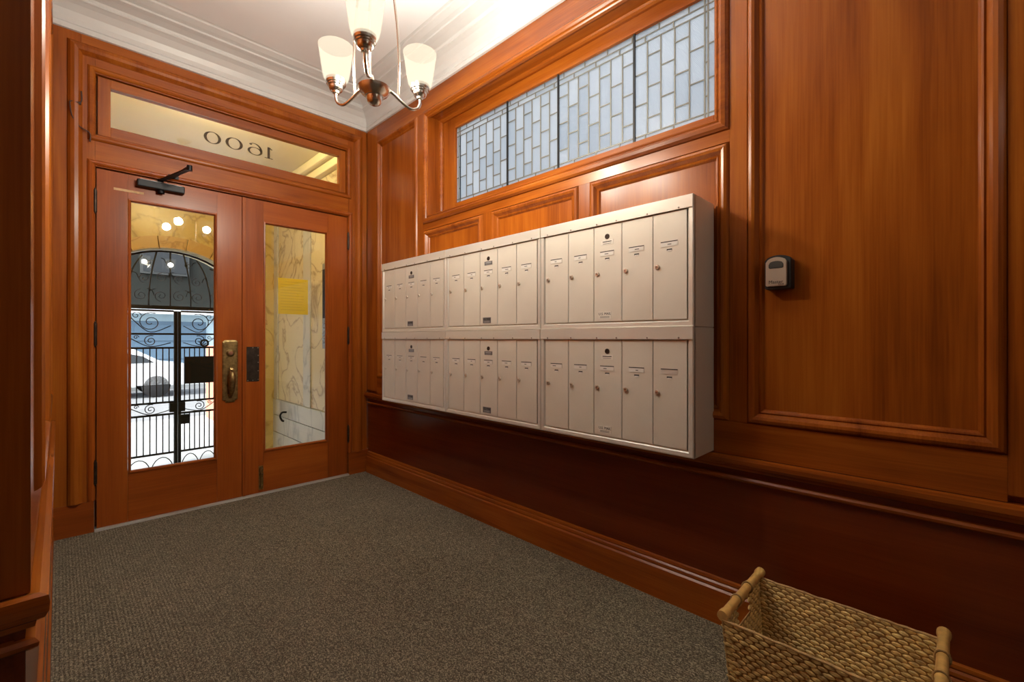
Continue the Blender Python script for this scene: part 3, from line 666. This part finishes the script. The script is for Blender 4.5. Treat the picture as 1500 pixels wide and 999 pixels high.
# ================================================================== BASKET
bk = empty('wicker_basket', (1.52, .262, 0), R(0)); tag(bk, 'rectangular woven hyacinth basket with bamboo handles on the carpet', 'basket')
wick = simple('woven_hyacinth', (.88, .58, .22), .55, noise=.5, nscale=55, bump=.3)
wick_d = simple('woven_core', (.36, .20, .065), .8)
BZ = .302; bx0, bx1, by0, by1 = 1.362, 1.690, .030, .488; tp = .025
def side(name, p0, p1, out, hole=False):
    """one woven side: p0,p1 bottom corners; leans out by tp at the top"""
    p0, p1, out = Vector(p0), Vector(p1), Vector(out); L = (p1 - p0).length; d = (p1 - p0).normalized()
    bm = bmesh.new(); rows = 25; cols = int(L / .0235); sx = L / cols; sz = BZ / rows
    for r_ in range(rows):
        for c_ in range(cols):
            u = (c_ + .5 + (.5 if r_ % 2 else 0)) * sx; u = min(max(u, .006), L - .006)
            z = (r_ + .5) * sz
            if hole and abs(u - L / 2) < .05 and .235 < z < .285: continue
            lean = out * (z / BZ * tp)
            u = (u - L / 2) * (1 + 2 * tp * z / BZ / L) + L / 2
            cen = p0 + d * u + lean + Vector((0, 0, z)) + out * random.uniform(-.001, .001)
            tilt = -random.uniform(.0, .26); a = sx * .60 * random.uniform(.9, 1.1); b_ = sz * .60; t_ = .0056
            ax = (d * math.cos(tilt) - Vector((0, 0, 1)) * math.sin(tilt)); az = (d * math.sin(tilt) + Vector((0, 0, 1)) * math.cos(tilt))
            n = 6; rings = []
            for s_, k in ((-1, 0), (-.6, .75), (0, 1), (.6, .75), (1, 0)):
                if k == 0: rings.append([bm.verts.new(cen + ax * a * s_)])
                else: rings.append([bm.verts.new(cen + ax * a * s_ + az * (b_ * k * math.cos(2 * PI * q / n)) + out * (t_ * k * math.sin(2 * PI * q / n))) for q in range(n)])
            for A, B in zip(rings, rings[1:]):
                for q in range(n):
                    q2 = (q + 1) % n
                    if len(A) == 1: bm.faces.new((A[0], B[q], B[q2]))
                    elif len(B) == 1: bm.faces.new((A[q], A[q2], B[0]))
                    else: bm.faces.new((A[q], A[q2], B[q2], B[q]))
    o = link(name, mesh_bm(name, bm, True), wick, bk); o['kind'] = 'stuff'
    # core sheet behind the stitches
    bm = bmesh.new(); e = .0015
    def quad(u0, u1, z0, z1):
        vs_ = [p0 + d * ((u - L / 2) * (1 + 2 * tp * z / BZ / L) + L / 2) + out * (z / BZ * tp) + Vector((0, 0, z)) + out * q for q in (-e, e) for u, z in ((u0, z0), (u1, z0), (u1, z1), (u0, z1))]
        vv = [bm.verts.new(v) for v in vs_]
        for q in ((0, 1, 2, 3), (4, 5, 6, 7), (0, 1, 5, 4), (1, 2, 6, 5), (2, 3, 7, 6), (3, 0, 4, 7)): bm.faces.new([vv[i] for i in q])
    if hole: quad(0, L / 2 - .05, 0, BZ); quad(L / 2 + .05, L, 0, BZ); quad(L / 2 - .05, L / 2 + .05, 0, .235); quad(L / 2 - .05, L / 2 + .05, .285, BZ)
    else: quad(0, L, 0, BZ)
    link('side_core', mesh_bm('side_core', bm), wick_d, bk)
q0 = tp
side('woven_side', (bx0 + q0, by0 + q0, 0), (bx0 + q0, by1 - q0, 0), (-1, 0, 0))
side('woven_side', (bx1 - q0, by0 + q0, 0), (bx1 - q0, by1 - q0, 0), (1, 0, 0))
side('woven_end', (bx0 + q0, by1 - q0, 0), (bx1 - q0, by1 - q0, 0), (0, 1, 0), True)
side('woven_end', (bx0 + q0, by0 + q0, 0), (bx1 - q0, by0 + q0, 0), (0, -1, 0), True)
box('basket_bottom', bx0 + q0, bx1 - q0, by0 + q0, by1 - q0, .002, .010, wick_d, bk)
rimm = simple('rim_twine', (.50, .31, .11), .6, noise=.3, nscale=80)
for x in (bx0, bx1):
    pts = [(x + random.uniform(-.0012, .0012), by0 + (by1 - by0) * i / 24, BZ + random.uniform(-.001, .0015)) for i in range(25)]
    tube('rim', pts, .0042, rimm, bk, 7)
for x in (bx0, bx1):
    for y in (by0, by1): tube('corner_cord', [(x + (q0 if x == bx0 else -q0), y + (q0 if y == by0 else -q0), .004), (x, y, BZ)], .0042, rimm, bk, 7)
for y in (by0, by1):
    L0, L1 = bx0 - .004, bx1 + .022; n = 20
    pts = [(L0 + (L1 - L0) * i / n, y, BZ + .012) for i in range(n + 1)]
    rs = [.0125 + (.0030 if i in (0, 1, 7, 13, 19, 20) else 0) for i in range(n + 1)]
    hdl = tube('handle_pole', pts, rs, bamboo, bk, 14)
    for xx in (L0 + .115, L0 + .215):
        pts = [(xx + .004 * math.sin(t), y + .0155 * math.cos(t), BZ + .012 + .0155 * math.sin(t)) for t in [i * PI / 8 for i in range(33)]]
        tube('binding', pts, .0028, rimm, hdl, 6)

# ================================================================== PORCH BEYOND THE DOORS
PXR, PXL, PYB, PZF, PZC = 1.87, -.06, 5.98, -.36, 2.92
pf = box('floor_porch', -.4, 2.2, D + .12, 6.3, PZF - .1, PZF, marble_g); struct(pf, 'grey marble porch floor beyond the doors', 'floor')
ps = box('step_porch', PXL, PXR, D + .101, D + .45, PZF, -.012, marble_g); struct(ps, 'marble landing step outside the doors', 'step')
pc = box('ceiling_porch', -.4, 2.2, D + .105, 6.3, PZC, PZC + .1, porch_paint); struct(pc, 'cream porch ceiling seen through the transom', 'ceiling')
pr = empty('wall_porch_right', (PXR, 4.8, PZF)); struct(pr, 'cream marble porch wall with grey base courses', 'wall')
box('wall_core', PXR + .022, PXR + .2, D + .105, 6.3, PZF, 3.0, marble_g, pr)
for z0, z1 in ((PZF, -.012), (-.004, .192), (.2, .385)): box('base_course', PXR - .012, PXR + .03, D + .105, PYB, z0, z1, marble_g, pr)
for y0, y1 in ((D + .11, 4.85), (5.05, PYB - .13)): box('marble_panel', PXR + .010, PXR + .03, y0, y1, .39, 2.74, marble, pr)
for y0, y1 in ((4.856, 5.044), (PYB - .124, PYB)): box('marble_strip', PXR - .002, PXR + .03, y0, y1, .39, 2.74, marble_g, pr)
box('cornice', PXR - .10, PXR + .03, D + .105, PYB, 2.83, PZC - .001, porch_paint, pr, .02); box('cornice', PXR - .05, PXR + .03, D + .105, PYB, 2.745, 2.825, porch_paint, pr, .015)
pl = empty('wall_porch_left', (PXL, 4.8, PZF)); struct(pl, 'cream marble porch wall opposite the notice', 'wall')
box('wall_core', PXL - .2, PXL - .02, D + .105, 6.3, PZF, 3.0, marble_g, pl)
for y0, y1 in ((D + .11, 4.75), (4.756, PYB)): box('marble_panel', PXL - .02, PXL, y0, y1, .39, PZC, marble, pl)
box('base_course', PXL - .02, PXL + .012, D + .105, PYB, PZF, .385, marble_g, pl)
# arch wall
pa = empty('wall_porch_arch', (.87, PYB, PZF)); struct(pa, 'honey coloured marble wall with arched gateway', 'wall')
AX, AR, AZ = .86, .80, 1.28
def arch_wall(y0, y1, r_in, zspring, x0, x1, ztop, name, mat):
    bm = bmesh.new(); n = 28
    inner = [(AX + r_in, PZF)] + [(AX + r_in * math.cos(PI * i / n), zspring + r_in * math.sin(PI * i / n)) for i in range(n + 1)] + [(AX - r_in, PZF)]
    outer = [(x1, PZF)] + [(min(x1, max(x0, AX + (x1 - AX) * 1.45 * math.cos(PI * i / n))), min(ztop, zspring + (ztop - zspring) * 1.6 * math.sin(PI * i / n))) for i in range(n + 1)] + [(x0, PZF)]
    F = [[bm.verts.new((x, y, z)) for x, z in q] for y in (y0, y1) for q in (inner, outer)]
    for i in range(len(inner) - 1):
        bm.faces.new((F[0][i], F[0][i + 1], F[1][i + 1], F[1][i])); bm.faces.new((F[2][i], F[2][i + 1], F[3][i + 1], F[3][i])); bm.faces.new((F[0][i], F[0][i + 1], F[2][i + 1], F[2][i]))
        bm.faces.new((F[1][i], F[1][i + 1], F[3][i + 1], F[3][i]))
    return link(name, mesh_bm(name, bm), mat, pa)
arch_wall(PYB, PYB + .30, AR, AZ, PXL - .02, PXR + .02, PZC, 'arch_wall', marble_y)
# ring of voussoirs
gold = marble_mat('ochre_stone', (.60, .40, .15), (.42, .25, .09), 3, .5)
for i in range(11):
    a0, a1 = PI * i / 11 + .006, PI * (i + 1) / 11 - .006; bm = bmesh.new(); n = 5; V = []
    for y in (PYB - .035, PYB):
        for rr in (AR + .002, AR + .125):
            V.append([bm.verts.new((AX + rr * math.cos(a0 + (a1 - a0) * k / n), y, AZ + rr * math.sin(a0 + (a1 - a0) * k / n))) for k in range(n + 1)])
    for k in range(n):
        for p, q in ((0, 1), (2, 3), (0, 2), (1, 3)): bm.faces.new((V[p][k], V[p][k + 1], V[q][k + 1], V[q][k]))
    for k in (0, n): bm.faces.new((V[0][k], V[1][k], V[3][k], V[2][k]))
    link('arch_stone', mesh_bm('arch_stone', bm), gold, pa)

# iron gates
GY = PYB + .12
def spiral(cx_, cz_, r, turns, a0, ccw=1, n=26): return [(cx_ + r * (1 - .86 * i / n) * math.cos(a0 + ccw * turns * 2 * PI * i / n), GY, cz_ + r * (1 - .86 * i / n) * math.sin(a0 + ccw * turns * 2 * PI * i / n)) for i in range(n + 1)]
barc = {}
def vbar(x, z0, z1, parent, w_=.007):
    k = (round(z1 - z0, 4), w_)
    if k not in barc: barc[k] = box_me('bar', -w_, w_, -w_, w_, 0, z1 - z0)
    link('bar', barc[k], iron, parent, T(x, GY, z0))
def scroll(x0, x1, z0, z1, parent):
    """mirrored pair of C scrolls filling a rectangle"""
    w_, h_ = x1 - x0, z1 - z0; r = min(h_ * .46, w_ * .26)
    for s in (-1, 1):
        cx_ = (x0 + x1) / 2 + s * w_ * .25
        tube('scroll', spiral(cx_, z0 + h_ * .5, r, 1.7, PI / 2 - s * .4, s), .0048, iron, parent, 5)
        tube('scroll', spline([((x0 + x1) / 2, GY, z0 + h_ * (.95)), ((x0 + x1) / 2 + s * w_ * .08, GY, z0 + h_ * .55), (cx_ + s * 0, GY, z0 + h_ * .04), (cx_ + s * w_ * .22, GY, z0 + h_ * .35)], 5), .0048, iron, parent, 5)
        tube('scroll', spiral((x0 + x1) / 2 + s * w_ * .10, z1 - h_ * .2, r * .4, 1.3, 0, s, 14), .004, iron, parent, 5)
def gate(x0, x1, label, meet):
    g = empty('iron_gate', ((x0 + x1) / 2, GY, PZF + .02)); tag(g, label, 'gate', 'wrought iron gate leaves in the archway')
    zb_ = PZF + .02; levels = [-.12, .30, .43, 1.02, 1.17, 1.42]
    for x in (x0 + .014, x1 - .014): box('upright', x - .014, x + .014, GY - .014, GY + .014, zb_, 1.42, iron, g)
    for z in levels: box('cross_rail', x0 + .0285, x1 - .0285, GY - .008, GY + .008, z - .010, z + .010, iron, g)
    n = 15
    for i in range(1, n):
        x = x0 + .014 + (x1 - x0 - .028) * i / n
        vbar(x, -.11, .29, g, .005); vbar(x, .44, 1.01, g, .005)
    scroll(x0 + .03, x1 - .03, .305, .425, g); scroll(x0 + .03, x1 - .03, 1.03, 1.16, g); scroll(x0 + .03, x1 - .03, 1.18, 1.41, g)
    m = 4
    for i in range(m):
        c_ = x0 + .028 + (x1 - x0 - .056) * (i + .5) / m; r_ = (x1 - x0 - .056) / m / 2
        tube('arc', [(c_ + r_ * math.cos(PI * k / 10), GY, zb_ + .01 + .17 * math.sin(PI * k / 10)) for k in range(11)], .005, iron, g, 5)
    return g
g1 = gate(AX - AR + .01, .918, 'left leaf of the black iron gate with plain bars', 1)
g2 = gate(.926, AX + AR - .01, 'right leaf of the black iron gate with a dark shield plate', -1)
box('shield_plate', .985, 1.30, GY - .022, GY - .009, .62, .92, iron, g2)
box('lock_case', .85, .918, GY - .03, GY + .03, .32, .42, iron, g1, .004); box('lock_case', .927, .99, GY - .03, GY + .03, .32, .42, iron, g2, .004); box('lock_case', .927, 1.03, GY - .03, GY + .03, .18, .28, iron, g2, .004)
tube('padlock_ring', [(1.17 + .035 * math.cos(t), GY - .02, 1.07 + .035 * math.sin(t)) for t in [k * PI / 8 for k in range(17)]], .011, iron, g2, 6)
box('meeting_bar', .890, .9205, GY - .026, GY - .014, PZF + .02, 1.42, iron, g1)
# fan grille in the arch head
fg = empty('arch_grille', (AX, GY, 1.42)); tag(fg, 'black iron grille with scrolls filling the arch head', 'grille')
tube('ring_bar', [(AX + (AR - .015) * math.cos(PI * i / 30), GY, AZ + (AR - .015) * math.sin(PI * i / 30)) for i in range(6, 25)], .012, iron, fg, 6)
box('base_bar', AX - AR + .06, AX + AR - .06, GY - .014, GY + .014, 1.435, 1.475, iron, fg)
for dx in (-.5, -.33, -.165, 0, .165, .33, .5):
    zt_ = AZ + math.sqrt((AR - .02) ** 2 - (dx * .9) ** 2)
    tube('curved_bar', spline([(AX + dx * 1.12, GY, 1.475), (AX + dx * 1.10, GY, 1.62), (AX + dx * .95, GY, 1.85 if zt_ > 1.9 else (1.475 + zt_) / 2), (AX + dx * .72, GY, zt_)], 5), .008, iron, fg, 6)
for i, (dx, z, r_) in enumerate(((-.42, 1.58, .06), (-.25, 1.58, .06), (-.08, 1.58, .06), (.08, 1.58, .06), (.25, 1.58, .06), (.42, 1.58, .06), (-.22, 1.76, .05), (-.07, 1.78, .05), (.08, 1.77, .05), (.24, 1.75, .05), (.0, 1.94, .04), (.16, 1.93, .035), (-.16, 1.93, .035))):
    s = 1 if i % 2 else -1
    tube('scroll', spiral(AX + dx, z, r_, 1.5, PI * .5 * s, s), .0045, iron, fg, 5)
    tube('scroll', spline([(AX + dx + s * r_, GY, z), (AX + dx + s * r_ * 1.3, GY, z + r_ * .9), (AX + dx + s * r_ * 2.0, GY, z + r_ * 1.2)], 4), .0045, iron, fg, 5)

# notice taped to the outside of the right door glass
no = slab('paper_notice', 'front', 1.152, 1.368, 1.305, 1.575, -.0352, -.0344, yellow_m, None)
tag(no, 'yellow printed paper notice taped to the right door glass', 'notice')
nink = simple('notice_ink', (.78, .48, .01), .7)
for i in range(11):
    z = 1.548 - i * .021
    slab('print_line', 'front', 1.170 + (.03 if i == 0 else 0), 1.350 - random.uniform(0, .05), z - .003, z + .003, -.0344, -.0341, nink, no)
# intercom on the porch wall
it = empty('intercom_panel', (PXR, 4.53, 1.0)); tag(it, 'grey metal intercom directory with button rows on the marble wall', 'intercom')
box('housing', PXR - .030, PXR + .009, 4.35, 4.475, 1.02, 1.86, grey_metal, it, .004)
box('directory', PXR - .033, PXR - .0302, 4.365, 4.46, 1.32, 1.80, black_metal, it)
bt = box_me('button', -.004, .004, -.012, .012, -.008, .008, .002)
for i in range(6):
    for j in range(2): link('button', bt, nickel, it, T(PXR - .034, 4.392 + j * .04, 1.08 + i * .036))
# hose bib on the base course
hb = tube('wall_hook', spline([(PXR - .012, 5.52, .27), (PXR - .06, 5.52, .27), (PXR - .08, 5.52, .23), (PXR - .06, 5.52, .18), (PXR - .04, 5.52, .17)], 5), .011, iron, None, 8)
tag(hb, 'small black iron hook on the grey marble base', 'hook')
# porch lantern
pn = empty('porch_lantern', (.9, 3.93, 2.80)); tag(pn, 'small flush globe lamp on the porch ceiling just outside the doors', 'lamp')
link('ceiling_canopy', can_me, brass, pn, T(.9, 3.93, PZC - .0005))
link('globe', lathe_me('globe', [(.03, .11), (.05, .10), (.062, .075), (.060, .045), (.045, .018), (.02, .004), (0, .001)], 24), shade_mat('porch_globe_glass', 1.2), pn, T(.9, 3.93, 2.79))
L = bpy.data.lights.new('lamp_light', 'POINT'); L.energy = PORCH_W; L.color = (1, .82, .40); L.shadow_soft_size = .03
lo = bpy.data.objects.new('lamp_light', L); COL.objects.link(lo); lo.location = (.9, 3.93, 2.845); lo.parent = pn; lo.matrix_parent_inverse = WM[pn].inverted()

# ================================================================== STREET
pave = simple('concrete_pavement', (.36, .38, .39), .85, noise=.12, nscale=2.5)
road_m = simple('asphalt', (.22, .23, .245), .9, noise=.15, nscale=3)
gz = PZF - .02
s_ = box('ground_sidewalk', -14, 22, 6.28, 10.5, gz - .3, gz, pave); struct(s_, 'sunlit pale concrete pavement beyond the gate', 'pavement')
s_ = box('ground_street', -14, 22, 10.5, 18.0, gz - .3, gz - .13, road_m); struct(s_, 'grey asphalt street beyond the pavement', 'street')
s_ = box('ground_far_sidewalk', -14, 22, 18.0, 21, gz - .3, gz, pave); struct(s_, 'far pavement across the street', 'pavement')
# building across the street
bl = empty('street_building', (4, 21, gz)); tag(bl, 'pale blue and dark grey building across the street', 'building')
blue_w = simple('pale_blue_stucco', (.46, .60, .68), .8, noise=.1, nscale=1); dark_w = simple('dark_shingle', (.007, .010, .007), .85, noise=.3, nscale=3)
box('ground_floor', -12, 20, 20.6, 24, gz, 2.15, blue_w, bl); box('upper_floor', -12, 20, 20.2, 24, 2.15, 9, dark_w, bl); box('ledge', -12, 20, 20.05, 20.6, 2.0, 2.22, simple('white_ledge', (.75, .78, .8), .6), bl)
wf_ = simple('window_frame_grey', (.05, .055, .055), .5); gd = simple('garage_blue', (.10, .17, .25), .6); wg = simple('far_window_glass', (.02, .025, .03), .25)
for k in range(8):
    x = -9 + k * 3.6
    dr = box('garage_door', x, x + 2.2, 20.53, 20.6, gz, 1.75, gd, bl)
    for q in range(3): box('door_panel', x + .08, x + 2.12, 20.50, 20.53, gz + .1 + q * .66, gz + .68 + q * .66, gd, dr, .01)
    for zz in (3.4, 6.2):
        wd = box('window', x + .2, x + 1.6, 20.12, 20.2, zz, zz + 1.7, wf_, bl); box('pane', x + .28, x + 1.52, 20.10, 20.12, zz + .08, zz + .8, wg, wd); box('pane', x + .28, x + 1.52, 20.10, 20.12, zz + .88, zz + 1.62, wg, wd)
# salmon planter with shrub
pt = empty('brick_planter', (4.1, 12.2, gz)); tag(pt, 'salmon coloured masonry planter at the kerb', 'planter')
salmon = simple('salmon_masonry', (.62, .26, .17), .8, noise=.15, nscale=6)
for x0, x1, y0, y1 in ((2.75, 4.7, 9.6, 9.72), (2.75, 4.7, 10.16, 10.28), (2.75, 2.87, 9.72, 10.16), (4.58, 4.7, 9.72, 10.16)): box('side_wall', x0 - .75, x1 - .75, y0, y1, gz, .98, salmon, pt)
box('soil', 2.13, 3.82, 9.73, 10.15, .75, .90, simple('soil', (.05, .035, .025), .9), pt)
leaf_m = simple('shrub_leaf', (.12, .24, .05), .6, noise=.5, nscale=5)
def shrub(name, c, rx, ry, rz, n, size, label, cat, group=None):
    e = empty(name, (c[0], c[1], c[2] - rz)); tag(e, label, cat, group); bm = bmesh.new()
    for i in range(n):
        v = Vector((random.gauss(0, 1), random.gauss(0, 1), random.gauss(0, 1))).normalized() * random.uniform(.55, 1.0)
        p = Vector((c[0] + v.x * rx, c[1] + v.y * ry, c[2] + v.z * rz)); q = Matrix.Rotation(random.uniform(0, 6.28), 3, Vector((random.random(), random.random(), random.random())).normalized())
        vv = [bm.verts.new(p + q @ Vector(k) * size) for k in ((-1, 0, 0), (0, -.4, .1), (1, 0, 0), (0, .4, .1))]; bm.faces.new(vv)
    o = link('foliage', mesh_bm('foliage', bm), leaf_m, e); o['kind'] = 'stuff'
    tube('trunk', [(c[0], c[1], c[2] - rz - .01), (c[0] + .02, c[1], c[2])], .03, simple('bark', (.08, .05, .03), .9) if 'bark' not in MATS else MATS['bark'], e, 8); return e
shrub('planter_shrub', (3.35, 9.95, 1.31), .42, .20, .30, 700, .055, 'bright green shrub growing in the salmon planter', 'shrub')
# parked car across the street
def car(x, y, body, label):
    c = empty('parked_car', (x, y, gz - .13)); tag(c, label, 'car', 'cars parked across the street')
    z0 = gz - .13; prof = [(-2.1, .35), (-2.12, .62), (-1.95, .80), (-1.15, .90), (-.55, 1.36), (.75, 1.40), (1.45, .98), (2.05, .90), (2.14, .60), (2.1, .35)]
    bm = bmesh.new(); A = [bm.verts.new((x + u, y - .82 + (.14 if v > 1 else 0), z0 + v)) for u, v in prof]; B = [bm.verts.new((x + u, y + .82 - (.14 if v > 1 else 0), z0 + v)) for u, v in prof]
    n = len(prof)
    for i in range(n): bm.faces.new((A[i], A[(i + 1) % n], B[(i + 1) % n], B[i]))
    bm.faces.new(A); bm.faces.new(B[::-1]); link('body', mesh_bm('body', bm), body, c)
    for sx in (-.25, .55):
        bm = bmesh.new(); vv = [bm.verts.new((x + u, y - .84 + .16 * (v - .93) / .45, z0 + v)) for u, v in ((sx - .55 if sx < 0 else sx - .36, .95), (sx + .3 if sx < 0 else sx + .72, .97), (sx + .3 if sx < 0 else sx + .22, 1.33), (sx - .22 if sx < 0 else sx - .36, 1.31))]
        bm.faces.new(vv); link('side_window', mesh_bm('side_window', bm), wg, c)
    wm = lathe_me('wheel', [(0, -.02), (.16, -.02), (.18, .0), (.30, .01), (.32, .04), (.32, .17), (.28, .2), (0, .2)], 20, 'y') if 'w' not in cache else cache['w']; cache['w'] = wm
    for sx in (-1.3, 1.32):
        for yy in (y - .62, y + .82): link('wheel', wm, box_black, c, T(x + sx, yy, z0 + .32))
    return c
car(.6, 16.6, simple('car_white', (.7, .72, .74), .25, .2), 'white car parked across the street behind the gate bars')
car(6.6, 16.6, simple('car_blue', (.05, .12, .25), .25, .3), 'dark blue car parked across the street')
